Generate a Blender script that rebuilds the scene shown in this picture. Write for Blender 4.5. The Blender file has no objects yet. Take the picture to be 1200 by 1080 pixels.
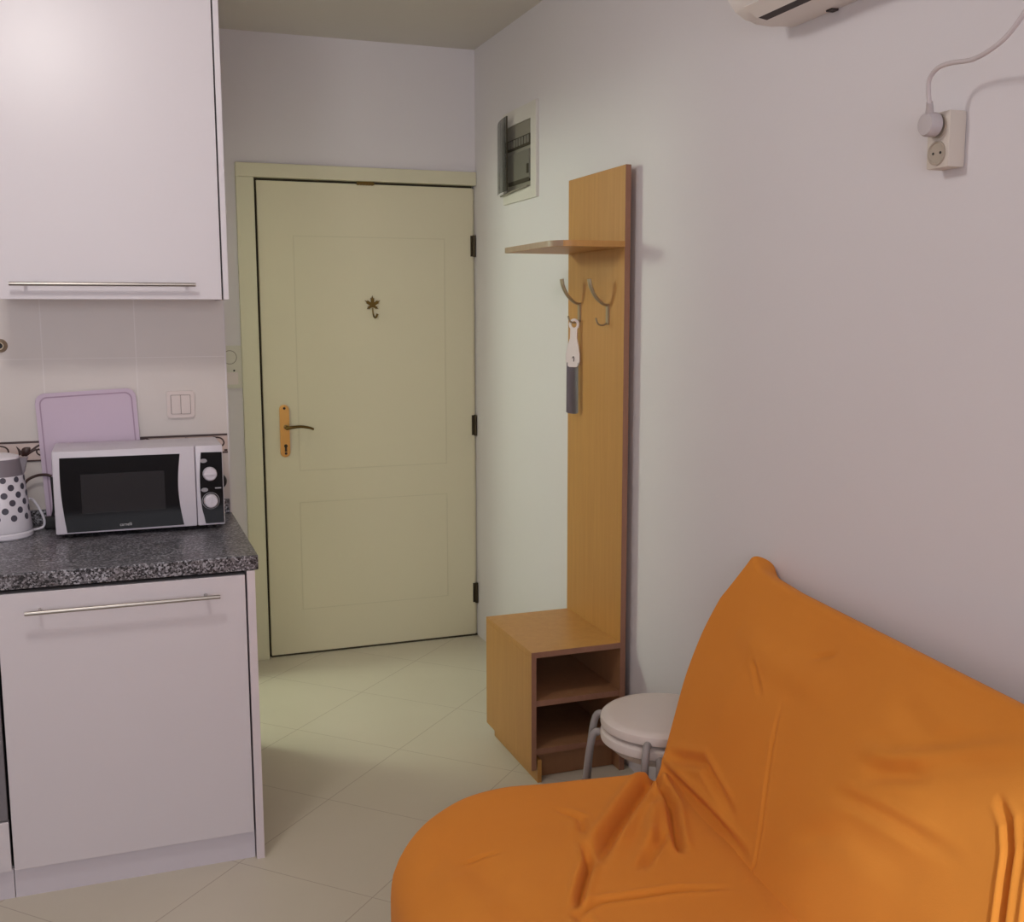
import bpy, bmesh, math, random
from mathutils import Vector, Matrix, noise
random.seed(7)
D = bpy.data
COL = bpy.context.scene.collection
PI = math.pi

# ------------------------------------------------------------------ materials
def lin(c):
    return tuple(((v/255)/12.92 if v/255 <= .04045 else ((v/255+.055)/1.055)**2.4) for v in c)

def new_mat(name):
    m = D.materials.new(name); m.use_nodes = True
    nt = m.node_tree
    return m, nt, nt.nodes['Principled BSDF']

def mat(name, c, rough=.5, metal=0, spec=.5, var=0.0, scale=8, bump=0, bscale=200, coat=0, stretch=(1, 1, 1)):
    m, nt, b = new_mat(name)
    c = lin(c)
    b.inputs['Roughness'].default_value = rough
    b.inputs['Metallic'].default_value = metal
    b.inputs['Specular IOR Level'].default_value = spec
    if coat: b.inputs['Coat Weight'].default_value = coat; b.inputs['Coat Roughness'].default_value = .12
    tc = nt.nodes.new('ShaderNodeTexCoord')
    mp = nt.nodes.new('ShaderNodeMapping'); mp.inputs['Scale'].default_value = stretch
    nt.links.new(tc.outputs['Object'], mp.inputs['Vector'])
    nz = nt.nodes.new('ShaderNodeTexNoise'); nz.inputs['Scale'].default_value = scale; nz.inputs['Detail'].default_value = 5
    nt.links.new(mp.outputs['Vector'], nz.inputs['Vector'])
    mix = nt.nodes.new('ShaderNodeMix'); mix.data_type = 'RGBA'
    mix.inputs[6].default_value = tuple(max(0, v*(1-var)) for v in c)+(1,)
    mix.inputs[7].default_value = tuple(min(1, v*(1+var)) for v in c)+(1,)
    nt.links.new(nz.outputs['Fac'], mix.inputs[0])
    nt.links.new(mix.outputs[2], b.inputs['Base Color'])
    if bump:
        n2 = nt.nodes.new('ShaderNodeTexNoise'); n2.inputs['Scale'].default_value = bscale; n2.inputs['Detail'].default_value = 3
        nt.links.new(mp.outputs['Vector'], n2.inputs['Vector'])
        bp = nt.nodes.new('ShaderNodeBump'); bp.inputs['Strength'].default_value = bump; bp.inputs['Distance'].default_value = .002
        nt.links.new(n2.outputs['Fac'], bp.inputs['Height']); nt.links.new(bp.outputs['Normal'], b.inputs['Normal'])
    return m

def math_node(nt, op, a=None, b=None, c=None):
    n = nt.nodes.new('ShaderNodeMath'); n.operation = op
    for i, v in enumerate((a, b, c)):
        if v is None: continue
        if isinstance(v, (int, float)): n.inputs[i].default_value = v
        else: nt.links.new(v, n.inputs[i])
    return n.outputs[0]

def grid_line(nt, coord, off, step, half):
    """1 on a joint line, 0 on the tile"""
    t = math_node(nt, 'SUBTRACT', coord, off)
    t = math_node(nt, 'DIVIDE', t, step)
    t = math_node(nt, 'ADD', t, .5)
    t = math_node(nt, 'FRACT', t)
    t = math_node(nt, 'SUBTRACT', t, .5)
    t = math_node(nt, 'ABSOLUTE', t)
    return math_node(nt, 'LESS_THAN', t, half/step)

def floor_mat():
    m, nt, b = new_mat('floor_tile')
    g = nt.nodes.new('ShaderNodeNewGeometry'); s = nt.nodes.new('ShaderNodeSeparateXYZ')
    nt.links.new(g.outputs['Position'], s.inputs[0])
    d1 = math_node(nt, 'SUBTRACT', s.outputs[0], s.outputs[1])
    d2 = math_node(nt, 'ADD', s.outputs[0], s.outputs[1])
    l = math_node(nt, 'MAXIMUM', grid_line(nt, d1, -2.6, .6, .0022), grid_line(nt, d2, 2.51, .6, .0018))
    nz = nt.nodes.new('ShaderNodeTexNoise'); nz.inputs['Scale'].default_value = 3; nz.inputs['Detail'].default_value = 4
    nt.links.new(g.outputs['Position'], nz.inputs['Vector'])
    mix = nt.nodes.new('ShaderNodeMix'); mix.data_type = 'RGBA'
    mix.inputs[6].default_value = lin((194, 186, 168))+(1,); mix.inputs[7].default_value = lin((205, 197, 180))+(1,)
    nt.links.new(nz.outputs['Fac'], mix.inputs[0])
    mx = nt.nodes.new('ShaderNodeMix'); mx.data_type = 'RGBA'
    nt.links.new(l, mx.inputs[0]); nt.links.new(mix.outputs[2], mx.inputs[6]); mx.inputs[7].default_value = lin((170, 158, 141))+(1,)
    nt.links.new(mx.outputs[2], b.inputs['Base Color'])
    b.inputs['Roughness'].default_value = .3; b.inputs['Specular IOR Level'].default_value = .4
    return m

def wall_tile_mat():
    m, nt, b = new_mat('wall_tile')
    g = nt.nodes.new('ShaderNodeNewGeometry'); s = nt.nodes.new('ShaderNodeSeparateXYZ')
    nt.links.new(g.outputs['Position'], s.inputs[0])
    l = math_node(nt, 'MAXIMUM', grid_line(nt, s.outputs[0], .067, .264, .0016), grid_line(nt, s.outputs[2], 1.346, .246, .0012))
    nz = nt.nodes.new('ShaderNodeTexNoise'); nz.inputs['Scale'].default_value = 5
    nt.links.new(g.outputs['Position'], nz.inputs['Vector'])
    mix = nt.nodes.new('ShaderNodeMix'); mix.data_type = 'RGBA'
    mix.inputs[6].default_value = lin((202, 194, 189))+(1,); mix.inputs[7].default_value = lin((212, 204, 199))+(1,)
    nt.links.new(nz.outputs['Fac'], mix.inputs[0])
    mx = nt.nodes.new('ShaderNodeMix'); mx.data_type = 'RGBA'
    nt.links.new(l, mx.inputs[0]); nt.links.new(mix.outputs[2], mx.inputs[6]); mx.inputs[7].default_value = lin((216, 209, 206))+(1,)
    nt.links.new(mx.outputs[2], b.inputs['Base Color'])
    b.inputs['Roughness'].default_value = .32
    return m

def granite_mat():
    m, nt, b = new_mat('granite')
    g = nt.nodes.new('ShaderNodeNewGeometry')
    v = nt.nodes.new('ShaderNodeTexVoronoi'); v.inputs['Scale'].default_value = 240
    nt.links.new(g.outputs['Position'], v.inputs['Vector'])
    sp = nt.nodes.new('ShaderNodeSeparateColor'); nt.links.new(v.outputs['Color'], sp.inputs[0])
    r = nt.nodes.new('ShaderNodeValToRGB'); e = r.color_ramp.elements
    r.color_ramp.interpolation = 'CONSTANT'
    e[0].position = 0; e[0].color = lin((30, 30, 36))+(1,)
    e[1].position = .3; e[1].color = lin((90, 88, 94))+(1,)
    a = e.new(.55); a.color = lin((122, 121, 128))+(1,)
    a = e.new(.8); a.color = lin((170, 172, 182))+(1,)
    nt.links.new(sp.outputs[0], r.inputs[0])
    # the blotchy drift of the polished top
    nz = nt.nodes.new('ShaderNodeTexNoise'); nz.inputs['Scale'].default_value = 14; nz.inputs['Detail'].default_value = 4
    nt.links.new(g.outputs['Position'], nz.inputs['Vector'])
    mx = nt.nodes.new('ShaderNodeMix'); mx.data_type = 'RGBA'; mx.blend_type = 'MULTIPLY'; mx.inputs[0].default_value = 1
    r2 = nt.nodes.new('ShaderNodeValToRGB'); q = r2.color_ramp.elements
    q[0].position = .35; q[0].color = (.62, .58, .56, 1); q[1].position = .65; q[1].color = (1, .98, .97, 1)
    nt.links.new(nz.outputs['Fac'], r2.inputs[0])
    nt.links.new(r.outputs[0], mx.inputs[6]); nt.links.new(r2.outputs[0], mx.inputs[7])
    nt.links.new(mx.outputs[2], b.inputs['Base Color'])
    b.inputs['Roughness'].default_value = .28
    return m

def wood_mat(name, c1, c2, rough=.42):
    m, nt, b = new_mat(name)
    tc = nt.nodes.new('ShaderNodeNewGeometry'); mp = nt.nodes.new('ShaderNodeMapping')
    mp.inputs['Scale'].default_value = (9, 9, .55)
    nt.links.new(tc.outputs['Position'], mp.inputs['Vector'])
    nz = nt.nodes.new('ShaderNodeTexNoise'); nz.inputs['Scale'].default_value = 6; nz.inputs['Detail'].default_value = 6; nz.inputs['Distortion'].default_value = .4
    nt.links.new(mp.outputs['Vector'], nz.inputs['Vector'])
    r = nt.nodes.new('ShaderNodeValToRGB'); e = r.color_ramp.elements
    e[0].position = .3; e[0].color = lin(c1)+(1,); e[1].position = .7; e[1].color = lin(c2)+(1,)
    nt.links.new(nz.outputs['Fac'], r.inputs[0]); nt.links.new(r.outputs[0], b.inputs['Base Color'])
    b.inputs['Roughness'].default_value = rough
    return m

def fabric_mat():
    m, nt, b = new_mat('orange_cotton')
    tc = nt.nodes.new('ShaderNodeTexCoord')
    nz = nt.nodes.new('ShaderNodeTexNoise'); nz.inputs['Scale'].default_value = 2.2; nz.inputs['Detail'].default_value = 4
    nt.links.new(tc.outputs['Object'], nz.inputs['Vector'])
    r = nt.nodes.new('ShaderNodeValToRGB'); e = r.color_ramp.elements
    e[0].position = .3; e[0].color = lin((212, 129, 46))+(1,); e[1].position = .7; e[1].color = lin((219, 138, 52))+(1,)
    nt.links.new(nz.outputs['Fac'], r.inputs[0]); nt.links.new(r.outputs[0], b.inputs['Base Color'])
    n2 = nt.nodes.new('ShaderNodeTexNoise'); n2.inputs['Scale'].default_value = 420; n2.inputs['Detail'].default_value = 2
    nt.links.new(tc.outputs['Object'], n2.inputs['Vector'])
    bp = nt.nodes.new('ShaderNodeBump'); bp.inputs['Strength'].default_value = .25; bp.inputs['Distance'].default_value = .001
    nt.links.new(n2.outputs['Fac'], bp.inputs['Height']); nt.links.new(bp.outputs['Normal'], b.inputs['Normal'])
    b.inputs['Roughness'].default_value = .85; b.inputs['Specular IOR Level'].default_value = .2
    b.inputs['Sheen Weight'].default_value = .15; b.inputs['Sheen Roughness'].default_value = .5
    b.inputs['Sheen Tint'].default_value = lin((255, 190, 130))+(1,)
    return m

def smoke_mat():
    m, nt, b = new_mat('smoked_plastic')
    b.inputs['Base Color'].default_value = lin((70, 72, 66))+(1,); b.inputs['Roughness'].default_value = .15
    b.inputs['Alpha'].default_value = .72
    return m

WALLC = (217, 212, 215)
M = dict(
    wall=mat('wall_paint', WALLC, .75, spec=.25, var=.015, scale=2, bump=.06, bscale=60),
    ceil=mat('ceiling_paint', (208, 203, 198), .8, spec=.2, var=.01),
    floor=floor_mat(), tile=wall_tile_mat(), granite=granite_mat(),
    cab=mat('white_lacquer', (211, 205, 210), .36, spec=.5, var=.01),
    cab_side=mat('white_board', (214, 204, 208), .5),
    carcass=mat('cabinet_gap_dark', (58, 54, 54), .7),
    plinth=mat('plinth_white', (206, 200, 208), .45),
    steel=mat('brushed_steel', (170, 164, 158), .32, metal=1),
    dark_steel=mat('dark_steel', (92, 84, 76), .4, metal=1),
    cream=mat('door_cream', (212, 205, 178), .5, spec=.35, var=.015, scale=2),
    cream2=mat('door_frame_cream', (209, 204, 178), .5, spec=.35),
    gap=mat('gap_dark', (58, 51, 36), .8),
    brass=mat('brass', (208, 164, 92), .3, metal=.7),
    dark_brass=mat('dull_brass', (112, 92, 50), .35, metal=1),
    hook_metal=mat('hook_metal', (168, 152, 130), .38, metal=.8),
    chrome=mat('chrome', (200, 200, 200), .12, metal=1),
    beech=wood_mat('beech_laminate', (180, 129, 66), (189, 138, 74)),
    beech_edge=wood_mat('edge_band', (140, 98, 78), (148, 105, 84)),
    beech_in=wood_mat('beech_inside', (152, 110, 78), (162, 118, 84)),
    orange=fabric_mat(),
    plastic=mat('white_plastic', (222, 216, 216), .38, spec=.45),
    stool_white=mat('stool_white', (214, 203, 196), .42),
    stool_grey=mat('stool_grey', (150, 143, 141), .42, spec=.5),
    mw_white=mat('microwave_white', (208, 203, 212), .35),
    black=mat('gloss_black', (14, 14, 18), .12, spec=.3),
    mw_glass=mat('microwave_glass', (36, 36, 40), .08, spec=.6),
    matt_black=mat('matt_black', (22, 20, 22), .6),
    logo=mat('logo_silver', (190, 188, 190), .4),
    grey_mark=mat('grey_print', (150, 148, 154), .5),
    lilac=mat('lilac_plastic', (196, 176, 196), .42, var=.01),
    lilac_groove=mat('lilac_groove', (160, 136, 158), .5),
    kettle=mat('kettle_white', (224, 220, 228), .25, spec=.5),
    kettle_grey=mat('kettle_collar', (122, 114, 122), .35),
    dot=mat('dot_grey', (74, 72, 84), .35),
    switch=mat('switch_white', (214, 202, 198), .4),
    switch_line=mat('switch_shadow_gap', (150, 138, 134), .6),
    vine=mat('tile_print_brown', (62, 40, 36), .45),
    band=mat('border_tile', (206, 186, 178), .35, var=.05, scale=30),
    socket=mat('socket_ivory', (206, 196, 186), .45),
    socket_well=mat('socket_well', (172, 160, 146), .5),
    cord=mat('cord_grey', (198, 188, 190), .5),
    plug=mat('plug_grey', (186, 178, 180), .45),
    ac=mat('ac_white', (222, 216, 212), .4),
    ac_slot=mat('ac_slot', (52, 42, 42), .6),
    box_white=mat('panel_white', (210, 205, 198), .45),
    box_in=mat('panel_inside', (136, 130, 118), .55),
    box_grey=mat('panel_breaker', (112, 108, 98), .5),
    smoke=smoke_mat(),
    blade=mat('shoehorn_steel', (150, 144, 150), .3, metal=.7),
    horn=mat('shoehorn_white', (226, 216, 214), .35),
    hinge=mat('hinge_dark', (70, 60, 44), .4, metal=.6),
    oven=mat('oven_grey', (120, 116, 122), .3, metal=.4),
    grey_switch=mat('switch_plate', (204, 200, 186), .45),
)

# ------------------------------------------------------------------ mesh helpers
def bx(bm, x0, x1, y0, y1, z0, z1, bev=0, seg=2):
    vs = [bm.verts.new((x, y, z)) for x in (x0, x1) for y in (y0, y1) for z in (z0, z1)]
    F = [(0, 1, 3, 2), (4, 6, 7, 5), (0, 4, 5, 1), (2, 3, 7, 6), (0, 2, 6, 4), (1, 5, 7, 3)]
    fs = [bm.faces.new([vs[i] for i in f]) for f in F]
    if bev:
        es = list({e for f in fs for e in f.edges})
        bmesh.ops.bevel(bm, geom=es, offset=bev, segments=seg, affect='EDGES', profile=.6)
    return bm

def box(*a, **k): return bx(bmesh.new(), *a, **k)

def catmull(pts, n=8):
    P = [Vector(p) for p in pts]
    if len(P) < 3: return P
    out = []
    for i in range(len(P)-1):
        p0 = P[i-1] if i else P[0]*2-P[1]
        p1, p2 = P[i], P[i+1]
        p3 = P[i+2] if i+2 < len(P) else P[-1]*2-P[-2]
        for k in range(n):
            t = k/n
            out.append(.5*((2*p1)+(p2-p0)*t+(2*p0-5*p1+4*p2-p3)*t*t+(3*p1-p0-3*p2+p3)*t**3))
    out.append(P[-1]); return out

def tube(bm, pts, r, seg=12, smooth=True, flat=None):
    """tube along pts; r number or function(t); flat=(wide, thin, axis) for a strip-like section"""
    P = catmull(pts) if smooth else [Vector(p) for p in pts]
    rings = []; prev = None
    for i, p in enumerate(P):
        d = (P[min(i+1, len(P)-1)]-P[max(i-1, 0)]).normalized()
        if prev is None:
            a = Vector((0, 0, 1)) if abs(d.z) < .9 else Vector((0, 1, 0))
            if flat: a = Vector(flat[2])
            u = (a-d*a.dot(d)).normalized()
        else:
            u = (prev-d*prev.dot(d)).normalized()
        prev = u; w = d.cross(u)
        rr = r(i/(len(P)-1)) if callable(r) else r
        ru, rw = (rr*flat[0], rr*flat[1]) if flat else (rr, rr)
        rings.append([bm.verts.new(p+u*ru*math.cos(2*PI*k/seg)+w*rw*math.sin(2*PI*k/seg)) for k in range(seg)])
    for a, b in zip(rings, rings[1:]):
        for k in range(seg): bm.faces.new((a[k], a[(k+1) % seg], b[(k+1) % seg], b[k]))
    bm.faces.new(rings[0][::-1]); bm.faces.new(rings[-1])
    return bm

def lathe(bm, prof, seg=48, c=(0, 0, 0), M3=None):
    """prof: list of (r,z); closes on the axis where r==0"""
    rings = []
    for r, z in prof:
        if r <= 1e-6:
            v = Vector((0, 0, z)); v = (M3 @ v if M3 else v)+Vector(c); rings.append([bm.verts.new(v)])
        else:
            L = []
            for k in range(seg):
                v = Vector((r*math.cos(2*PI*k/seg), r*math.sin(2*PI*k/seg), z)); v = (M3 @ v if M3 else v)+Vector(c)
                L.append(bm.verts.new(v))
            rings.append(L)
    for a, b in zip(rings, rings[1:]):
        for k in range(seg):
            q = (k+1) % seg
            if len(a) == 1 and len(b) == 1: continue
            if len(a) == 1: bm.faces.new((a[0], b[q], b[k]))
            elif len(b) == 1: bm.faces.new((a[k], a[q], b[0]))
            else: bm.faces.new((a[k], a[q], b[q], b[k]))
    for R_ in (rings[0], rings[-1]):
        if len(R_) > 1: bm.faces.new(R_)
    return bm

def prism(bm, poly, org, ex, ey, ez, depth, bev=0):
    """polygon (2D) in plane org+ex,ey, extruded by depth along ez"""
    o, ex, ey, ez = Vector(org), Vector(ex), Vector(ey), Vector(ez)
    a = [bm.verts.new(o+ex*p[0]+ey*p[1]) for p in poly]
    b = [bm.verts.new(o+ex*p[0]+ey*p[1]+ez*depth) for p in poly]
    n = len(poly); fs = [bm.faces.new(a[::-1]), bm.faces.new(b)]
    for i in range(n): fs.append(bm.faces.new((a[i], a[(i+1) % n], b[(i+1) % n], b[i])))
    if bev: bmesh.ops.bevel(bm, geom=list(fs[1].edges), offset=bev, segments=2, affect='EDGES')
    return bm

def rrect(w, h, r, n=6, cx=0, cy=0):
    P = []
    for (sx, sy, a0) in ((1, 1, 0), (-1, 1, 90), (-1, -1, 180), (1, -1, 270)):
        for k in range(n+1):
            a = math.radians(a0+90*k/n)
            P.append((cx+sx*(w/2-r)+r*math.cos(a), cy+sy*(h/2-r)+r*math.sin(a)))
    return P

def circ(r, n=28, cx=0, cy=0): return [(cx+r*math.cos(2*PI*k/n), cy+r*math.sin(2*PI*k/n)) for k in range(n)]
YM = ((1, 0, 0), (0, 0, 1), (0, -1, 0))       # a plane facing the -Y side (x right, z up)
XM = ((0, -1, 0), (0, 0, 1), (-1, 0, 0))      # a plane facing the -X side (-y right, z up)

ROOTM = {}
def link(name, bm, m, parent=None, world=True, smooth=35, data=None):
    me = D.meshes.new(name)
    if parent is not None and world: bm.transform(ROOTM[parent.name].inverted())
    bmesh.ops.recalc_face_normals(bm, faces=bm.faces)
    bm.to_mesh(me); bm.free()
    o = D.objects.new(name, me); COL.objects.link(o)
    me.materials.append(M[m] if isinstance(m, str) else m)
    if smooth:
        for p in me.polygons: p.use_smooth = True
        me.set_sharp_from_angle(angle=math.radians(smooth))
    if parent is not None:
        o.parent = parent; ROOTM[o.name] = ROOTM[parent.name]
    return o

def thing(name, label, cat, loc=(0, 0, 0), rotz=0, group=None, kind=None):
    o = D.objects.new(name, None); COL.objects.link(o); o.empty_display_size = .05
    o.location = loc; o.rotation_euler = (0, 0, rotz)
    ROOTM[o.name] = Matrix.Translation(loc) @ Matrix.Rotation(rotz, 4, 'Z')
    if label: o['label'] = label
    if cat: o['category'] = cat
    if group: o['group'] = group
    if kind: o['kind'] = kind
    return o

def tag(o, label, cat, group=None):
    o['label'] = label; o['category'] = cat
    if group: o['group'] = group
    return o

def struct(name, bm, m, smooth=0):
    o = link(name, bm, m, smooth=smooth); o['kind'] = 'structure'; return o

def text_mesh(s, size, org, ex, ey, ez, depth=.0006, squeeze=1.0):
    cu = D.curves.new('lettering', 'FONT'); cu.body = s; cu.size = size; cu.extrude = depth
    cu.align_x = 'CENTER'
    t = D.objects.new('lettering', cu); COL.objects.link(t)
    bpy.context.view_layer.update()
    me = D.meshes.new_from_object(t.evaluated_get(bpy.context.evaluated_depsgraph_get()))
    bm = bmesh.new(); bm.from_mesh(me)
    ex, ey, ez = Vector(ex), Vector(ey), Vector(ez)
    for v in bm.verts: v.co = Vector(org)+ex*v.co.x*squeeze+ey*v.co.y+ez*v.co.z
    D.objects.remove(t); D.curves.remove(cu); D.meshes.remove(me)
    return bm

# ------------------------------------------------------------------ measured planes of the room
XR, YD, YC, YW, YU = 1.5258, 4.6145, 2.859, 3.524, 3.25     # right wall, door wall, base front, tiled wall, wall-cabinet front
XE = .331                                                   # free end of the kitchen wall
CEIL, XL, YB = 2.60, -2.3, -1.3
CT = .848                                                   # worktop height

# ------------------------------------------------------------------ shell
struct('floor', box(XL-.1, XR+.1, YB-.1, YD+.1, -.1, 0), 'floor')
struct('ceiling', box(XL-.1, XR+.1, YB-.1, YD+.1, CEIL, CEIL+.1), 'ceil')
struct('wall_right', box(XR, XR+.1, YB-.1, YD+.1, 0, CEIL), 'wall')
# door wall with the opening of the entrance door
DX0, DX1, DZ = .500, XR, 2.085
bm = box(XL-.1, DX0, YD, YD+.1, 0, CEIL); bx(bm, DX0, XR, YD, YD+.1, DZ, CEIL); bx(bm, DX0, XR, YD+.08, YD+.1, 0, DZ)
struct('wall_back', bm, 'wall')
struct('wall_kitchen', box(XL, XE, YW, YW+.09, 0, CEIL), 'tile')
# the plastered free end of the kitchen wall and the short wall with the bathroom opening
bm = box(XE-.09, XE+.004, YW+.09, 3.72, 0, CEIL); bx(bm, XE-.09, XE+.004, 4.38, YD, 0, CEIL); bx(bm, XE-.09, XE+.004, 3.72, 4.38, 2.05, CEIL)
bx(bm, XE, XE+.004, YW-.002, YW+.09, 0, CEIL)
struct('wall_hall', bm, 'wall')
struct('wall_bathroom', box(-1.3, -1.2, YW+.09, YD, 0, CEIL), 'wall')
bm = box(XL-.1, XL, YB, YD, 0, CEIL)
struct('wall_left', bm, 'wall')
WX0, WX1, WZ0, WZ1 = -1.5, 1.0, .85, 2.25
bm = box(XL, WX0, YB-.1, YB, 0, CEIL); bx(bm, WX1, XR, YB-.1, YB, 0, CEIL); bx(bm, WX0, WX1, YB-.1, YB, 0, WZ0); bx(bm, WX0, WX1, YB-.1, YB, WZ1, CEIL)
struct('wall_front', bm, 'wall')
win = thing('window_1', None, None, (0, YB, WZ0), kind='structure')
bm = box(WX0, WX1, YB-.07, YB-.02, WZ0, WZ0+.06); bx(bm, WX0, WX1, YB-.07, YB-.02, WZ1-.06, WZ1)
for x in (WX0, (WX0+WX1)/2-.03, WX1-.06): bx(bm, x, x+.06, YB-.07, YB-.02, WZ0+.06, WZ1-.06)
link('window_frame', bm, 'plastic', win, smooth=0)

# ------------------------------------------------------------------ tiled border strip above the worktop
trim = thing('trim_1', None, None, (0, YW, 1.07), kind='structure')
BZ0, BZ1 = 1.044, 1.100
link('border_strip', box(-2.0, XE-.002, YW-.0015, YW+.001, BZ0, BZ1), 'band', trim, smooth=0)
bm = box(-2.0, XE-.002, YW-.0035, YW, BZ1-.004, BZ1+.002); bx(bm, -2.0, XE-.002, YW-.0035, YW, BZ0-.004, BZ0+.001)
link('border_line', bm, 'vine', trim, smooth=0)
bm = bmesh.new()
yv = YW-.002
def vine(pts, r): tube(bm, [(x, yv, z) for x, z in pts], r, 8, flat=(1, .35, (0, 0, 1)))
for k in range(-4, 2):
    ox = k*.27
    vine([(ox-.252, 1.064), (ox-.235, 1.080), (ox-.212, 1.092), (ox-.185, 1.097)], .0028)           # long stem
    vine([(ox-.262, 1.060), (ox-.240, 1.073), (ox-.228, 1.076), (ox-.222, 1.074)], lambda t: .0045*(1-t)+.001)
    vine([(ox-.217, 1.073), (ox-.224, 1.077), (ox-.229, 1.070), (ox-.224, 1.061), (ox-.210, 1.056), (ox-.196, 1.060)], .0022)   # curl
    vine([(ox-.272, 1.062), (ox-.276, 1.074), (ox-.284, 1.088)], lambda t: .006*(1-t)+.0008)          # leaf blades
    vine([(ox-.270, 1.058), (ox-.258, 1.072), (ox-.246, 1.083)], lambda t: .002+.011*math.sin(PI*min(1, t*1.02)))
    vine([(ox-.07, 1.092), (ox-.044, 1.086), (ox-.036, 1.072), (ox-.046, 1.058), (ox-.07, 1.054)], .0024)
    vine([(ox-.07, 1.054), (ox-.11, 1.060), (ox-.15, 1.080), (ox-.185, 1.095)], .002)
vine([(.285, 1.092), (.308, 1.088), (.318, 1.074), (.310, 1.062), (.290, 1.060)], .0024)
bx(bm, .318, .328, YW-.003, YW, 1.046, 1.052)
link('leaf_print', bm, 'vine', trim)

# ------------------------------------------------------------------ entrance door
dr = thing('door_1', None, None, ((.584+1.5175)/2, YD, 0), kind='structure')
dr['label'] = 'cream panelled entrance door with brass lever handle at the end of the hall'
LX0, LX1, LZ1 = .584, 1.515, 2.019
bm = box(DX0, LX0-.012, YD-.022, YD+.08, 0, LZ1+.010, bev=.003)
bx(bm, DX0, XR-.002, YD-.022, YD+.08, LZ1+.010, DZ, bev=.003)
bx(bm, LX0-.014, LX0-.012+.002, YD+.012, YD+.08, 0, LZ1+.012)
link('door_frame', bm, 'cream2', dr, smooth=0)
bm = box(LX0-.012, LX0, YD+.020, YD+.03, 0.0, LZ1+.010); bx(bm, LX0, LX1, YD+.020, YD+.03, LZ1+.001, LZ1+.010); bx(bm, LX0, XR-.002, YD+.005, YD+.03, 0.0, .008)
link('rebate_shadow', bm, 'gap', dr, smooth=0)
link('hinge_rebate', box(LX1, XR-.001, YD+.016, YD+.03, 0, LZ1), 'cream2', dr, smooth=0)
# leaf: a slab with shallow routed panel outlines
def leaf():
    bm = bmesh.new()
    bx(bm, LX0, LX1, YD+.004, YD+.045, .008, LZ1, bev=.002)
    return bm
lf = link('door_leaf', leaf(), 'cream', dr, smooth=0)
M['groove'] = mat('door_groove', (203, 196, 168), .55)
def groove_frame(x0, x1, z0, z1):
    bm = bmesh.new(); w = .004
    for a in ((x0, x0+w, z0, z1), (x1-w, x1, z0, z1), (x0, x1, z0, z0+w), (x0, x1, z1-w, z1)):
        bx(bm, a[0], a[1], YD+.0028, YD+.0052, a[2], a[3])
    return bm
link('panel_moulding', groove_frame(.727, 1.385, .81, 1.80), 'groove', lf, smooth=0)
link('panel_moulding', groove_frame(.723, 1.385, .20, .675), 'groove', lf, smooth=0)
bm = box(1.000, 1.075, YD-.002, YD+.006, LZ1-.004, LZ1+.010)
for k in range(6): bx(bm, 1.002+k*.012, 1.008+k*.012, YD-.004, YD, LZ1-.006, LZ1+.002)
link('latch_plate', bm, 'dark_brass', dr, smooth=0)
for z in (1.77, .978, .204):
    bm = lathe(bmesh.new(), [(0, -.047), (.007, -.047), (.007, .047), (0, .047)], 14, (LX1+.003, YD-.004, z))
    bx(bm, LX1-.012, LX1+.008, YD+.001, YD+.006, z-.045, z+.045)
    link('hinge', bm, 'hinge', dr)
hd = link('handle_plate', prism(bmesh.new(), rrect(.040, .222, .019), (.668, YD+.004, .985), *YM, .012, bev=.004), 'brass', dr)
bm = bmesh.new()
tube(bm, [(.672, YD-.008, 1.003), (.672, YD-.045, 1.003)], .009, 14, smooth=False)
tube(bm, [(.668, YD-.046, 1.000), (.69, YD-.050, 1.004), (.73, YD-.050, 1.006), (.765, YD-.050, 1.000), (.783, YD-.05, .993)], lambda t: .0075-.003*t, 12)
link('lever', bm, 'dull_lever' if 'dull_lever' in M else 'dark_brass', hd)
bm = prism(bmesh.new(), circ(.0055), (.668, YD-.007, 1.082), *YM, .003); prism(bm, circ(.0055), (.670, YD-.007, .890), *YM, .003)
link('screw', bm, 'matt_black', hd)
bm = prism(bmesh.new(), circ(.0075), (.670, YD-.007, .922), *YM, .003); prism(bm, [(-.004, 0), (.004, 0), (.005, -.024), (-.005, -.024)], (.670, YD-.007, .922), *YM, .003)
link('keyhole', bm, 'gap', hd)

# leaf shaped hook stuck on the door
hk = thing('leaf_hook', 'small brass maple leaf shaped hook stuck on the cream entrance door', 'hook', (1.058, YD, 1.5))
tips = [(90, .042), (32, .040), (-32, .031), (-148, .031), (148, .040)]
poly = []
for i, (a, r) in enumerate(tips):
    for da, f in ((-27, .36), (-13, .78), (-7, .70), (0, 1), (7, .70), (13, .78), (27, .36)):
        an = math.radians(a-da if False else a+(-da)); poly.append((r*f*math.cos(an), r*f*math.sin(an)))
poly.sort(key=lambda p: math.atan2(p[1], p[0]))
link('leaf_plate', prism(bmesh.new(), poly, (1.058, YD+.004, 1.512), *YM, .005), 'dark_brass', hk)
link('hook_prong', tube(bmesh.new(), [(1.058, YD-.001, 1.500), (1.059, YD-.004, 1.478), (1.062, YD-.012, 1.462), (1.068, YD-.022, 1.462), (1.073, YD-.026, 1.476)], lambda t: .003+.0022*t*t, 10), 'dark_brass', hk)

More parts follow.
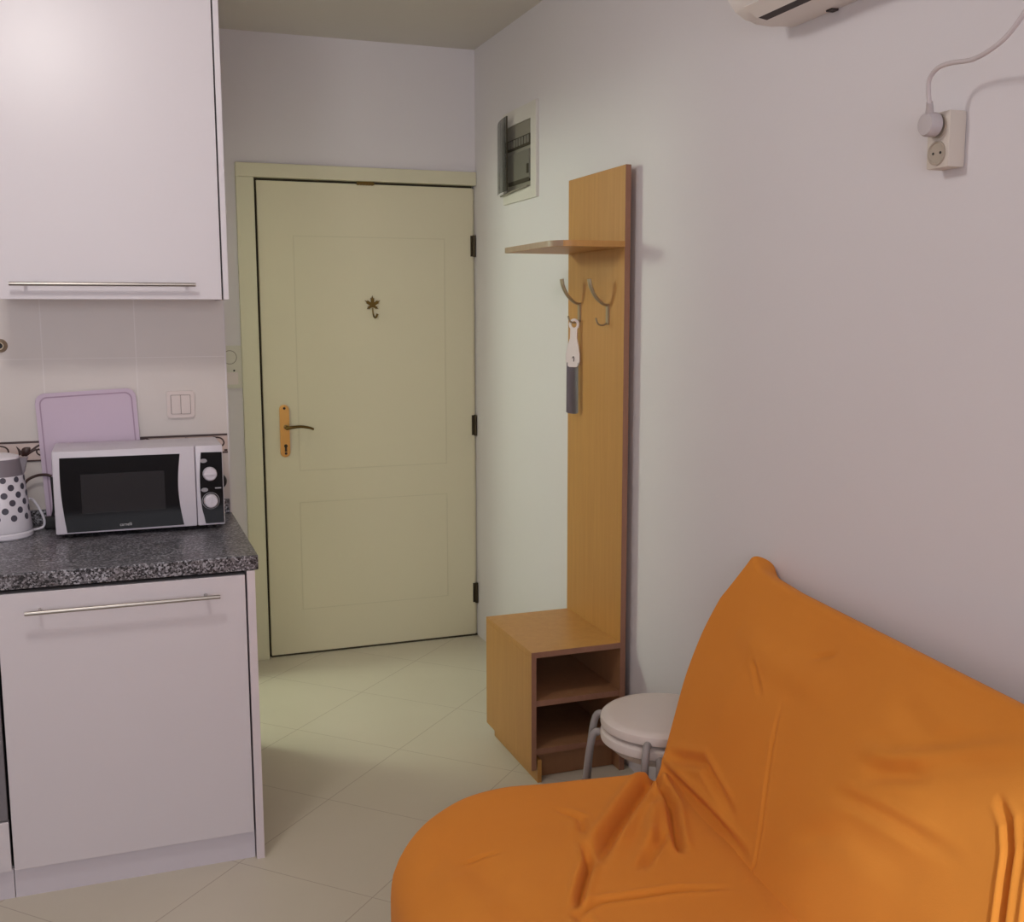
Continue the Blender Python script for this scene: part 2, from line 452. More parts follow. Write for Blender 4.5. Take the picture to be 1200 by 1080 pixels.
# switch plate by the entrance door, half hidden by the kitchen wall
sw = thing('light_switch', 'pale double wall plate beside the cream door frame, half hidden by kitchen wall', 'switch', (.458, YD, 1.26))
link('plate', prism(bmesh.new(), rrect(.084, .176, .006), (.458, YD, 1.26), *YM, .010, bev=.002), 'grey_switch', sw)
bm = bmesh.new()
for k in range(40):
    a0, a1 = 2*PI*k/40, 2*PI*(k+1)/40
    prism(bm, [(.026*math.cos(a0), .026*math.sin(a0)), (.029*math.cos(a0), .029*math.sin(a0)), (.029*math.cos(a1), .029*math.sin(a1)), (.026*math.cos(a1), .026*math.sin(a1))], (.452, YD-.010, 1.300), *YM, .0012)
link('socket_ring', bm, 'box_in', sw, smooth=0)
link('indicator', prism(bmesh.new(), circ(.004), (.468, YD-.010, 1.245), *YM, .002), 'matt_black', sw)
link('rocker', prism(bmesh.new(), rrect(.05, .05, .004), (.458, YD-.010, 1.213), *YM, .003, bev=.001), 'switch', sw)

# ------------------------------------------------------------------ kitchen: base unit, worktop, wall unit
bc = thing('base_cabinet', 'white gloss base cabinet with one tall front under the granite worktop end', 'cabinet', (0, YC+.3, 0))
link('carcass', box(-.300, .300, YC+.022, YW-.003, .085, CT-.048), 'carcass', bc, smooth=0)
d = link('door', box(-.298, .2985, YC, YC+.019, .080, .797, bev=.0012), 'cab', bc, smooth=0)
def bar_handle(x0, x1, y, z, posts):
    bm = tube(bmesh.new(), [(x0, y-.032, z), (x1, y-.032, z)], .0052, 14, smooth=False)
    for px in posts: tube(bm, [(px, y+.001, z), (px, y-.030, z)], .0045, 10, smooth=False)
    return bm
link('handle', bar_handle(-.234, .231, YC, .752, (-.2, .197)), 'steel', d)
link('side_panel', box(.3035, .3245, YC-.001, YW-.003, .0, CT-.041, bev=.001), 'cab_side', bc, smooth=0)
link('plinth', box(-.30, .3005, YC+.014, YC+.030, .0, .079), 'plinth', bc, smooth=0)

ov = thing('oven', 'built in grey oven unit cut off by the left edge of photo', 'oven', (-.605, YC+.3, 0))
link('carcass', box(-.904, -.306, YC+.022, YW-.003, .085, CT-.048), 'carcass', ov, smooth=0)
od = link('door', box(-.902, -.3045, YC, YC+.019, .215, .69, bev=.002), 'oven', ov, smooth=0)
link('window', box(-.84, -.37, YC-.002, YC+.001, .27, .60), 'black', od, smooth=0)
link('handle', bar_handle(-.83, -.38, YC, .65, (-.8, -.41)), 'steel', od)
link('control_panel', box(-.902, -.3045, YC, YC+.019, .694, .797, bev=.002), 'oven', ov, smooth=0)
for x in (-.80, -.70, -.51, -.41):
    link('knob', lathe(bmesh.new(), [(0, 0), (.019, 0), (.017, .02), (0, .02)], 24, (x, YC, .745), Matrix.Rotation(PI/2, 3, 'X')), 'steel', ov)
link('drawer', box(-.902, -.3045, YC, YC+.019, .080, .211, bev=.0012), 'cab', ov, smooth=0)
link('plinth', box(-.904, -.302, YC+.014, YC+.030, .0, .079), 'plinth', ov, smooth=0)

wt = thing('worktop', 'speckled grey granite kitchen worktop with short upstand along the tiles', 'worktop', (0, YC+.3, CT-.04))
link('slab', box(-.906, .3345, YC-.002, YW-.001, CT-.040, CT, bev=.003), 'granite', wt, smooth=0)
link('upstand', box(-.906, XE-.003, YW-.016, YW-.001, CT, CT+.045, bev=.002), 'granite', wt, smooth=0)

wc = thing('wall_cabinet', 'white wall cabinet with long bar handle above the tiled backsplash', 'cabinet', (0, YU+.13, 1.52))
UX0, UX1 = -.282, .3035
link('carcass', box(UX0, UX1+.002, YU+.021, YW-.002, 1.524, 2.55), 'cab_side', wc, smooth=0)
d = link('door', box(UX0, UX1, YU, YU+.018, 1.519, 2.55, bev=.0012), 'cab', wc, smooth=0)
link('handle', bar_handle(-.252, .230, YU, 1.560, (-.213, .205)), 'steel', d)
link('door_gap', box(UX1, UX1+.004, YU+.012, YU+.022, 1.519, 2.55), 'carcass', wc, smooth=0)
link('side_panel', box(UX1+.0045, UX1+.020, YU-.001, YW-.002, 1.519, 2.55, bev=.001), 'cab', wc, smooth=0)

# ------------------------------------------------------------------ things on the worktop and tiled wall
MY = 3.255
mw = thing('microwave', 'white microwave with black window door and two dial knobs on the worktop', 'microwave', (.057, MY+.13, CT))
bm = bx(bmesh.new(), -.175, .289, MY+.018, 3.476, CT+.012, 1.098, bev=.006)
link('body', bm, 'mw_white', mw)
md = link('door', box(-.175, .2095, MY, MY+.02, CT+.013, 1.098, bev=.005), 'mw_white', mw)
def bulged(x0, x1, z0, z1, bl, br, n=16):
    """window outline: left side bows left, right side bows in (as printed on the door)"""
    P = []
    for k in range(n+1): t = k/n; P.append((x0+(-bl)*math.sin(PI*t)+.012*(1-t)*0, z1+(z0-z1)*t))
    for k in range(n+1): t = k/n; P.append((x1+(-br)*math.sin(PI*t), z0+(z1-z0)*t))
    return P
L = []
n = 18
for k in range(n+1):
    t = k/n; L.append((-.155+.010*t**1.5-.006*math.sin(PI*t)*0-.004*math.sin(PI*t), 1.079+(.866-1.079)*t))
for k in range(n+1):
    t = k/n; L.append((.168-.004*0-.010*math.sin(PI*t)+(.004*(1-t)), .868+(1.077-.868)*t))
wn = link('window', prism(bmesh.new(), L, (0, MY+.0005, 0), *YM, .0025), 'black', md, smooth=0)
link('viewing_screen', prism(bmesh.new(), rrect(.226, .112, .003, cx=.010, cy=.974), (0, MY-.0022, 0), *YM, .0008), 'mw_glass', wn, smooth=0)
link('logo', text_mesh('carnelli', .0125, (.012, MY-.0022, .8765), *YM, squeeze=.92), 'logo', wn, smooth=0)
cp = link('control_panel', box(.2110, .289, MY, MY+.02, CT+.013, 1.098, bev=.005), 'mw_white', mw)
L = []
for k in range(n+1):
    t = k/n; L.append((.227-.006*math.sin(PI*min(1, t*1.1))+(.006 if t > .8 else 0)*(t-.8)/.2, 1.078+(.867-1.078)*t))
L += [(.286, .867), (.286, 1.077)]
fp = link('dial_fascia', prism(bmesh.new(), L, (0, MY+.0005, 0), *YM, .0025), 'black', cp, smooth=0)
RX = Matrix.Rotation(PI/2, 3, 'X')
for z in (1.014, .934):
    kn = link('knob', lathe(bmesh.new(), [(0, 0), (.0205, 0), (.0205, .006), (.0185, .014), (.016, .016), (0, .016)], 36, (.250, MY-.002, z), RX), 'mw_white', mw)
    bm = box(.2325, .2675, MY-.021, MY-.016, z-.003, z+.003, bev=.001) if z > 1 else box(.247, .253, MY-.021, MY-.016, z-.017, z+.017, bev=.001)
    link('grip', bm, 'mw_white', kn)
bm = bmesh.new()
for k in range(36):
    a0, a1 = 2*PI*k/36, 2*PI*(k+1)/36
    prism(bm, [(r*math.cos(a), r*math.sin(a)) for r, a in ((.0235, a0), (.0250, a0), (.0250, a1), (.0235, a1))], (.250, MY-.002, .934), *YM, .0006)
link('dial_ring', bm, 'grey_mark', fp, smooth=0)
def ell(w, h): return [(w*math.cos(2*PI*k/24), h*math.sin(2*PI*k/24)) for k in range(24)]
for poly_, x_, z_ in ((ell(.010, .0062), .2335, 1.053), (ell(.010, .0062), .2335, .967), (rrect(.018, .004, .0015), .272, .971)):
    link('dial_mark', prism(bmesh.new(), poly_, (x_, MY-.002, z_), *YM, .0008), 'grey_mark', fp, smooth=0)
for x, y in ((-.14, 3.29), (.25, 3.29), (-.14, 3.46), (.25, 3.46)):
    link('foot', lathe(bmesh.new(), [(0, 0), (.014, 0), (.016, .0125), (0, .0125)], 20, (x, y, CT+.0004)), 'matt_black', mw)

# chopping board leaning on the tiles behind the microwave
cb = thing('chopping_board', 'lilac plastic chopping board leaning on the tiles behind the microwave', 'chopping board', (-.07, 3.50, CT))
BW, BH, BT = .285, .395, .008
rot = Matrix.Rotation(math.radians(-2.5), 4, 'Y')
lean = math.atan2(.026, .39)
def board_m():
    return Matrix.Translation((-.066, 3.493, CT+.0068)) @ Matrix.Rotation(-lean, 4, 'X') @ rot
bm = prism(bmesh.new(), rrect(BW, BH, .028, 8, 0, BH/2), (0, 0, 0), *YM, BT, bev=.0025); bm.transform(board_m())
link('slab', bm, 'lilac', cb)
bm = bmesh.new(); O_ = rrect(BW-.022, BH-.022, .022, 8, 0, BH/2); I_ = rrect(BW-.030, BH-.030, .019, 8, 0, BH/2)
nn = len(O_)
for i in range(nn): prism(bm, [O_[i], O_[(i+1) % nn], I_[(i+1) % nn], I_[i]], (0, -BT, 0), *YM, .0008)
bm.transform(board_m()); link('juice_groove', bm, 'lilac_groove', cb, smooth=0)

# dotted kettle
kt = thing('electric_kettle', 'white electric kettle with grey polka dots left of the microwave', 'kettle', (-.322, 3.36, CT))
kc = (-.322, 3.36, CT+.0005)
link('base', lathe(bmesh.new(), [(0, 0), (.080, 0), (.083, .004), (.083, .014), (.079, .018), (0, .018)], 48, kc), 'kettle', kt)
def krad(z): return .0815-.0165*((z-.02)/.18)
bd = link('body', lathe(bmesh.new(), [(0, .019), (.0795, .019), (.0815, .024), (krad(.1), .1), (krad(.178), .178), (0, .178)], 56, kc), 'kettle', kt)
link('collar', lathe(bmesh.new(), [(0, .178), (krad(.178), .178), (.0640, .205), (.0600, .225), (0, .225)], 48, kc), 'kettle_grey', kt)
lidp = link('lid', lathe(bmesh.new(), [(0, .2252), (.058, .2252), (.056, .232), (.030, .239), (0, .241)], 48, kc), 'kettle', kt)
bm = prism(bmesh.new(), [(.052, .224), (.080, .226), (.076, .212), (.070, .185), (.064, .172)], (kc[0], kc[1]+.014, kc[2]), (1, 0, 0), (0, 0, 1), (0, -1, 0), .028, bev=.003)
link('spout', bm, 'kettle_grey', kt)
link('handle', tube(bmesh.new(), [(kc[0]-.05, kc[1], CT+.212), (kc[0]-.10, kc[1], CT+.215), (kc[0]-.135, kc[1], CT+.18), (kc[0]-.135, kc[1], CT+.10), (kc[0]-.10, kc[1], CT+.05), (kc[0]-.07, kc[1], CT+.045)], .011, 14), 'kettle', kt)
bm = bmesh.new()
for row in range(6):
    z = .062+row*.0215
    for k in range(11):
        a = 2*PI*(k+.5*(row % 2))/11 + .10
        r = krad(z)+.0006; rd = .0093 if row < 5 else .0085
        c = Vector((kc[0]+r*math.cos(a), kc[1]+r*math.sin(a), CT+z))
        ring = []
        for q in range(16):
            b = 2*PI*q/16; du, dz = rd*math.cos(b), rd*math.sin(b)
            aa = a+du/r; rr = krad(z+dz)+.0007
            ring.append(bm.verts.new((kc[0]+rr*math.cos(aa), kc[1]+rr*math.sin(aa), CT+z+dz)))
        bm.faces.new(ring)
link('polka_dots', bm, 'dot', bd, smooth=0)
link('cable', tube(bmesh.new(), [(-.249, 3.40, CT+.100), (-.238, 3.41, CT+.092), (-.222, 3.415, CT+.060), (-.213, 3.42, CT+.028), (-.218, 3.42, CT+.010), (-.238, 3.41, CT+.0055), (-.25, 3.40, CT+.008)], .0036, 10), 'kettle', kt)
# black appliance lead on the wall and its plug by the kettle
cl = thing('power_lead', 'black lead arching on the tiles between kettle and lilac board', 'cable', (-.22, 3.47, CT))
link('cable', tube(bmesh.new(), [(-.275, 3.485, CT+.085), (-.270, 3.49, CT+.120), (-.255, 3.492, CT+.142), (-.230, 3.492, CT+.153), (-.205, 3.485, CT+.155), (-.19, 3.484, CT+.150)], .0042, 10), 'vine', cl)
bm = box(-.215, -.180, 3.425, 3.455, CT+.0005, CT+.036, bev=.006); tube(bm, [(-.197, 3.45, CT+.02), (-.197, 3.475, CT+.02), (-.188, 3.476, CT+.06), (-.19, 3.480, CT+.148)], .004, 8)
link('plug', bm, 'matt_black', cl)
# black plug top behind the microwave at the right end
pl = thing('wall_plug', 'round black plug in the tiles behind the right side of the microwave', 'plug', (.299, YW, .955))
bm = lathe(bmesh.new(), [(0, 0), (.024, 0), (.024, .006), (.021, .022), (0, .022)], 32, (.2985, YW, .950), RX)
link('plug_body', bm, 'matt_black', pl)

# double rocker switch on the tiles
ws = thing('rocker_switch', 'white double rocker light switch on the kitchen tiles above the microwave', 'switch', (.1915, YW, 1.2))
link('plate', prism(bmesh.new(), rrect(.083, .083, .008), (.1915, YW, 1.199), *YM, .009, bev=.003), 'switch', ws)
link('shadow_gap', prism(bmesh.new(), rrect(.060, .060, .003), (.1915, YW-.009, 1.199), *YM, .0006), 'switch_line', ws, smooth=0)
for dx in (-.0143, .0143): link('rocker', prism(bmesh.new(), rrect(.0272, .057, .002), (.1915+dx, YW-.009, 1.199), *YM, .005, bev=.0012), 'switch', ws)
# round fitting cut by the left edge
rf = thing('wall_fitting', 'round chrome fitting with dark centre on the tiles at left photo edge', 'wall fitting', (-.314, YW, 1.387))
link('rosette', lathe(bmesh.new(), [(0, 0), (.020, 0), (.018, .008), (.0105, .022), (.0085, .022), (.006, .016), (0, .016)], 32, (-.309, YW, 1.387), RX), 'hook_metal', rf)
link('bore', lathe(bmesh.new(), [(0, .0161), (.0066, .0161), (.0075, .0195), (0, .0195)], 20, (-.309, YW, 1.387), RX), 'matt_black', rf)

# ------------------------------------------------------------------ hall stand on the right wall
PX, Y0, Y1 = 1.4835, 3.035, 3.474
BX = 1.1777
hs = thing('hall_stand', 'tall beech coat stand with hat shelf and open shoe bench on right wall', 'coat stand', ((PX+BX)/2, (Y0+Y1)/2, 0))
def edged(x0, x1, y0, y1, z0, z1): return box(x0, x1, y0, y1, z0, z1, bev=.001, seg=1)
link('back_panel', edged(PX, PX+.018, Y0+.0015, Y1, .43, 1.923), 'beech', hs, smooth=0)
bm = box(PX, PX+.018, Y0, Y0+.0015, .43, 1.923)
link('edge_band', bm, 'beech_edge', hs, smooth=0)
# hat shelf with a rounded near corner
def qarc(cx, cy, r, a0, a1, n=8): return [(cx+r*math.cos(math.radians(a0+(a1-a0)*k/n)), cy+r*math.sin(math.radians(a0+(a1-a0)*k/n))) for k in range(n+1)]
poly = [(PX, Y1), (1.253, Y1)] + qarc(1.253+.07, Y0+.07, .07, 180, 270) + [(PX, Y0)]
link('hat_shelf', prism(bmesh.new(), poly, (0, 0, 1.677), (1, 0, 0), (0, 1, 0), (0, 0, 1), .018, bev=.001), 'beech', hs, smooth=30)
# bench
top = link('bench_top', edged(BX, PX+.018, Y0+.0015, Y1, .412, .430), 'beech', hs, smooth=0)
link('edge_band', box(BX, PX+.018, Y0, Y0+.0015, .412, .430), 'beech_edge', top, smooth=0)
fr = link('bench_front', edged(BX, BX+.016, Y0+.0015, Y1, .045, .412), 'beech', hs, smooth=0)
link('edge_band', box(BX, BX+.016, Y0, Y0+.0015, .045, .412), 'beech_edge', fr, smooth=0)
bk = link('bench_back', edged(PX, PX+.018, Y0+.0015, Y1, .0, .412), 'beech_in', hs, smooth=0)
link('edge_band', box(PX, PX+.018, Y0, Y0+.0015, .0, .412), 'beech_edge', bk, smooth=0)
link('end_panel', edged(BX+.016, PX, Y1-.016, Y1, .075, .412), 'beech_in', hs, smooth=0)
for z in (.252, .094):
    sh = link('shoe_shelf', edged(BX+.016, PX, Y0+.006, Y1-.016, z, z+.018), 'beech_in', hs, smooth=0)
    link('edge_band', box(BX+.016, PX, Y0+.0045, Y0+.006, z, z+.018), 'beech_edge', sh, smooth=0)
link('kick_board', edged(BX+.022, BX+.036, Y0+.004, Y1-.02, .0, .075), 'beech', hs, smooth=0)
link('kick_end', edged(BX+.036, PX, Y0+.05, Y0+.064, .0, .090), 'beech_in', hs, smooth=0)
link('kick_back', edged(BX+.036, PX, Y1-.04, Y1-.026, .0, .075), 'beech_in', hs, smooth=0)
bm = bmesh.new(); pe = poly[1:-4]
prism(bm, [(PX, Y1+.0008), (1.2522, Y1+.0008)] + [(a-.0008*(1 if b_ > Y0+.001 else .4), b_-.0008) for a, b_ in pe[1:]] + pe[::-1] + [(PX, Y1)], (0, 0, 1.6775), (1, 0, 0), (0, 1, 0), (0, 0, 1), .017)
M['shelf_edge'] = wood_mat('shelf_edge_band', (150, 124, 100), (160, 134, 110))
link('edge_band', bm, 'shelf_edge', hs.children[-1] if False else D.objects['hat_shelf'], smooth=30)
for hy, hz in ((3.149, 1.474), (3.372, 1.480)):
    hkk = link('coat_hook', prism(bmesh.new(), rrect(.016, .066, .006), (PX, hy, hz), *XM, .006, bev=.0015), 'hook_metal', hs)
    link('upper_prong', tube(bmesh.new(), [(PX-.005, hy, hz+.028), (PX-.022, hy, hz+.034), (PX-.045, hy, hz+.055), (PX-.062, hy, hz+.085), (PX-.068, hy, hz+.110)], lambda t: .0052+.0018*t, 12, flat=(1.7, .8, (0, 1, 0))), 'hook_metal', hkk)
    link('lower_prong', tube(bmesh.new(), [(PX-.005, hy, hz-.028), (PX-.020, hy, hz-.035), (PX-.036, hy, hz-.030), (PX-.044, hy, hz-.012)], lambda t: .0030, 10), 'hook_metal', hkk)

# shoehorn hanging on the far hook
shn = thing('shoehorn', 'grey metal shoehorn with white ring handle hanging from the far coat hook', 'shoehorn', (1.452, 3.392, 1.44))
na = math.radians(52)
ex = Vector((math.cos(na), -math.sin(na), 0)); ez = Vector((-math.sin(na), -math.cos(na), 0)); ey = Vector((0, 0, 1))
so = Vector((1.4635, 3.372, 1.4400))
prof = [(.0, .0135), (-.02, .0135), (-.045, .0135), (-.07, .020), (-.10, .0255), (-.125, .026), (-.138, .020), (-.143, .011)]
Lp = [(-.001-w+.0, z) for z, w in prof[2:]]; Rp = [(w*.85, z) for z, w in prof[2:]]
Lp = [(x-.004*min(1, (-z-.04)/.06), z) for x, z in Lp]; 
outer = [( .0195*math.cos(math.radians(a)), .0195*math.sin(math.radians(a))) for a in range(-50, 231, 12)]
outer_poly = outer + Lp + Rp[::-1]
hole = [(.0105*math.cos(math.radians(a)), .0110*math.sin(math.radians(a))) for a in range(-50, 231, 12)]
bm = bmesh.new()
for i in range(len(outer)-1):
    prism(bm, [outer[i], outer[i+1], hole[i+1], hole[i]], so, ex, ey, ez, .005)
prism(bm, [hole[0], outer[0]] + Rp + Lp[::-1] + [outer[-1], hole[-1]] + [(.0105*math.cos(math.radians(a)), .0110*math.sin(math.radians(a))) for a in range(240, 310, 12)], so, ex, ey, ez, .005)
link('ring_handle', bm, 'horn', shn, smooth=0)
bm = bmesh.new(); N = 10; rows = []
for k in range(9):
    z = -.128-.168*k/8; w = .0225+.001*k/8
    if k == 8: pass
    rows.append([(w*(2*q/N-1), z+(-.006*math.sqrt(max(0, 1-(2*q/N-1)**2)) if k == 8 else 0), .010*(1-math.cos((2*q/N-1)*1.1))) for q in range(N+1)])
V = [[bm.verts.new(so+ex*(a-.004)+ey*b+ez*(c+.001)) for a, b, c in r] for r in rows]
for r0, r1 in zip(V, V[1:]):
    for q in range(N): bm.faces.new((r0[q], r0[q+1], r1[q+1], r1[q]))
bmesh.ops.solidify(bm, geom=bm.faces[:], thickness=.0015)
link('blade', bm, 'blade', shn)
bm = tube(bmesh.new(), [so+ex*(-.001)+ey*-.107+ez*.0052, so+ex*(.001)+ey*-.113+ez*.0052, so+ex*(.000)+ey*-.124+ez*.0052], .0016, 6)
tube(bm, [so+ex*(-.006)+ey*-.113+ez*.0052, so+ex*(-.001)+ey*-.107+ez*.0052], .0013, 6, smooth=False)
link('printed_mark', bm, 'dark_steel', shn)

# ------------------------------------------------------------------ fuse box on the right wall
fb = thing('fuse_box', 'white fuse box with smoked flap open over breakers high on right wall', 'fuse box', (XR, 4.04, 2.09))
FY0, FY1, FZ0, FZ1 = 3.858, 4.222, 1.910, 2.262
IY0, IY1, IZ0, IZ1 = 3.915, 4.195, 1.955, 2.205
bm = bmesh.new()
for a in ((FY0, IY0, FZ0, FZ1), (IY1, FY1, FZ0, FZ1), (IY0, IY1, FZ0, IZ0), (IY0, IY1, IZ1, FZ1)): bx(bm, XR-.011, XR-.0005, a[0], a[1], a[2], a[3])
link('frame', bm, 'box_white', fb, smooth=0)
inn = link('inner_panel', box(XR-.006, XR-.0005, IY0, IY1, IZ0, IZ1), 'box_in', fb, smooth=0)
bm = box(XR-.012, XR-.004, IY0+.004, IY1-.004, 2.110, 2.150)
link('breaker_slot', bm, 'gap', inn, smooth=0)
for k in range(9):
    y = IY0+.012+k*.0295
    link('breaker', box(XR-.0145, XR-.006, y, y+.020, 2.118, 2.146, bev=.001), 'box_grey', inn, smooth=0)
link('lower_cover', box(XR-.013, XR-.004, IY0+.01, IY1-.01, 1.985, 2.095, bev=.002), 'box_grey', inn, smooth=0)
bm = box(XR-.016, XR-.010, IY0+.014, IY0+.032, 2.005, 2.040); bx(bm, XR-.0135, XR-.006, IY0+.012, IY1-.04, 1.976, 1.990)
link('latch', bm, 'gap', inn, smooth=0)
# smoked flap, bowed, covering the far part
bm = bmesh.new(); rows = []
for k in range(13):
    t = k/12; y = 4.232-(4.232-4.100)*t; x = XR-.018-.030*math.sin(PI*(.15+.62*t)); rows.append((x, y, 2.212+.028*t, 1.942+.012*t))
V = [(bm.verts.new((x, y, z1)), bm.verts.new((x, y, z0))) for x, y, z1, z0 in rows]
for a, b in zip(V, V[1:]): bm.faces.new((a[0], b[0], b[1], a[1]))
bmesh.ops.solidify(bm, geom=bm.faces[:], thickness=.0025)
fl = link('smoked_flap', bm, 'smoke', fb)
bm = box(XR-.0415, XR-.0365, 4.0975, 4.1005, 1.956, 2.238); link('flap_edge', bm, 'gap', fl, smooth=0)
bm = tube(bmesh.new(), [(XR-.020, 4.225, 1.945), (XR-.020, 4.06, 1.952), (XR-.018, 3.93, 1.957)], .004, 8, smooth=False)
link('lower_rail', bm, 'box_in', fb)

# ------------------------------------------------------------------ air conditioner high on the right wall
AY0, AY1 = 1.42, 2.246
ac = thing('air_conditioner', 'white split air conditioner mounted high on the right wall', 'air conditioner', (XR, (AY0+AY1)/2, 2.27))
prof = [(XR-.001, 2.136), (1.468, 2.132), (1.422, 2.134), (1.392, 2.139), (1.365, 2.154), (1.346, 2.176), (1.336, 2.21), (1.332, 2.26), (1.335, 2.34), (1.345, 2.39), (1.37, 2.41), (XR-.001, 2.412)]
bm = prism(bmesh.new(), prof, (0, AY1, 0), (1, 0, 0), (0, 0, 1), (0, -1, 0), AY1-AY0)
bmesh.ops.bevel(bm, geom=[e for e in bm.edges if abs(e.verts[0].co.y-e.verts[1].co.y) < 1e-6], offset=.006, segments=2, affect='EDGES')
link('housing', bm, 'ac', ac)
bm = prism(bmesh.new(), [(1.424, 2.1325), (1.396, 2.1365), (1.398, 2.139), (1.424, 2.136)], (0, AY1-.045, 0), (1, 0, 0), (0, 0, 1), (0, -1, 0), AY1-AY0-.09)
link('outlet_slot', bm, 'ac_slot', ac, smooth=0)
bm = prism(bmesh.new(), [(1.396, 2.1360), (1.362, 2.1555), (1.360, 2.1525), (1.394, 2.1325)], (0, AY1-.05, 0), (1, 0, 0), (0, 0, 1), (0, -1, 0), AY1-AY0-.10)
link('louvre', bm, 'ac', ac, smooth=0)
link('clip', box(1.505, XR-.002, 2.075, 2.095, 2.131, 2.137, bev=.001), 'ac_slot', ac, smooth=0)

# ------------------------------------------------------------------ socket with plugged cord on the right wall
so_ = thing('wall_socket', 'ivory surface mounted double socket on the right wall above the sofa', 'socket', (XR, 1.705, 1.80))
SX = 1.486; SY0, SY1, SZ0, SZ1 = 1.674, 1.734, 1.749, 1.853
link('socket_box', box(SX, XR-.0005, SY0, SY1, SZ0, SZ1, bev=.005), 'socket', so_)
for z in (1.777, 1.827):
    o = link('socket_well', lathe(bmesh.new(), [(0, -.001), (.0225, -.001), (.0225, .0035), (.020, .0035), (.019, .001), (0, .001)], 32, (SX, 1.704, z), Matrix.Rotation(-PI/2, 3, 'Y')), 'socket_well', so_)
bm = bmesh.new()
for dy in (-.0095, .0095): prism(bm, circ(.0026, 12), (SX-.0005, 1.704+dy, 1.777), *XM, .0012)
link('pin_hole', bm, 'matt_black', so_)
pc = thing('power_lead', 'pale grey cord with angled round plug rising from the ivory wall socket', 'cord', (SX, 1.704, 1.83))
bm = lathe(bmesh.new(), [(0, .0005), (.0185, .0005), (.0225, .004), (.0225, .021), (.0195, .027), (0, .029)], 32, (SX-.004, 1.706, 1.829), Matrix.Rotation(-PI/2, 3, 'Y'))
link('plug', bm, 'plug', pc)
link('strain_relief', tube(bmesh.new(), [(SX-.022, 1.706, 1.842), (SX-.026, 1.700, 1.852), (SX-.034, 1.692, 1.866)], lambda t: .0088-.003*t, 12), 'plug', pc)
link('cable', tube(bmesh.new(), [(SX-.033, 1.693, 1.864), (1.447, 1.690, 1.884), (1.442, 1.683, 1.905), (1.438, 1.660, 1.919), (1.435, 1.624, 1.921), (1.432, 1.566, 1.915), (1.430, 1.515, 1.924), (1.430, 1.479, 1.942), (1.430, 1.440, 1.978), (1.44, 1.39, 2.05), (1.47, 1.36, 2.13), (1.50, 1.35, 2.2), (1.521, 1.34, 2.28)], .0042, 12), 'cord', pc)

# ------------------------------------------------------------------ two stacked stools
def make_stool():
    t = thing('stool', 'x', 'stool', (1.322, 2.445, .038), math.radians(4), group='stacked round stools')
    link('seat', lathe(bmesh.new(), [(0, .392), (.140, .392), (.157, .389), (.164, .383), (.1655, .374), (.1645, .3625), (.155, .3585), (.10, .3575), (0, .3575)], 64), 'stool_white', t, world=False)
    sk = link('seat_skirt', lathe(bmesh.new(), [(.156, .3572), (.130, .332), (.122, .332), (.145, .3572)], 64), 'stool_white', t, world=False)
    for k in range(4):
        a = PI/4+k*PI/2; c, s = math.cos(a), math.sin(a)
        P = [(.1655*c, .1655*s, .362), (.172*c, .172*s, .366), (.180*c, .180*s, .362), (.188*c, .188*s, .345), (.197*c, .197*s, .29), (.207*c, .207*s, .18), (.214*c, .214*s, .012)]
        lg = link('leg', tube(bmesh.new(), P, .0100, 14), 'stool_grey', t, world=False)
        link('foot_cap', tube(bmesh.new(), [(.2135*c, .2135*s, .022), (.2145*c, .2145*s, .0005)], .0118, 14, smooth=False), 'stool_grey', lg, world=False)
    return t
up = make_stool()
up['label'] = 'upper white round stool, stacked on another stool between coat stand and sofa'
lo = up.copy(); COL.objects.link(lo); lo.location = (1.322, 2.445, 0); lo.rotation_euler = (0, 0, math.radians(15))
lo['label'] = 'lower white round stool, carrying another stool, between coat stand and sofa'
for ch in list(up.children):
    if ch.name.startswith('seat_skirt'): ch.parent = lo; continue
    c = ch.copy(); COL.objects.link(c); c.parent = lo
    for g in ch.children:
        e = g.copy(); COL.objects.link(e); e.parent = c

# ------------------------------------------------------------------ orange sofa bed
TH = math.radians(6.5)
sf = thing('sofa', 'low sofa bed in a loose orange cotton cover against the right wall', 'sofa', (1.187, 2.22, 0), -TH)
SL = 1.85
def seg_d(p, a, b):
    ax, ay = a; bx_, by = b; dx, dy = bx_-ax, by-ay
    L2 = dx*dx+dy*dy; t = max(0, min(1, ((p[0]-ax)*dx+(p[1]-ay)*dy)/L2)) if L2 else 0
    return math.hypot(p[0]-ax-dx*t, p[1]-ay-dy*t), t
def folds(p, L):
    h = 0
    for pts, depth, wd in L:
        best = 9; bt = 0; tot = len(pts)-1
        for i in range(tot):
            d, t = seg_d(p, pts[i], pts[i+1])
            if d < best: best = d; bt = (i+t)/tot
        if best < wd*5:
            tap = min(1, 5*bt+(.35 if math.hypot(*pts[0]) < .08 else .0))*min(1, 3.2*(1-bt)+.03)
            q = best/(wd*.78)
            h += tap*depth*1.75*(math.exp(-q*q) - .32*math.exp(-((q-1.8)/.85)**2))
    return h
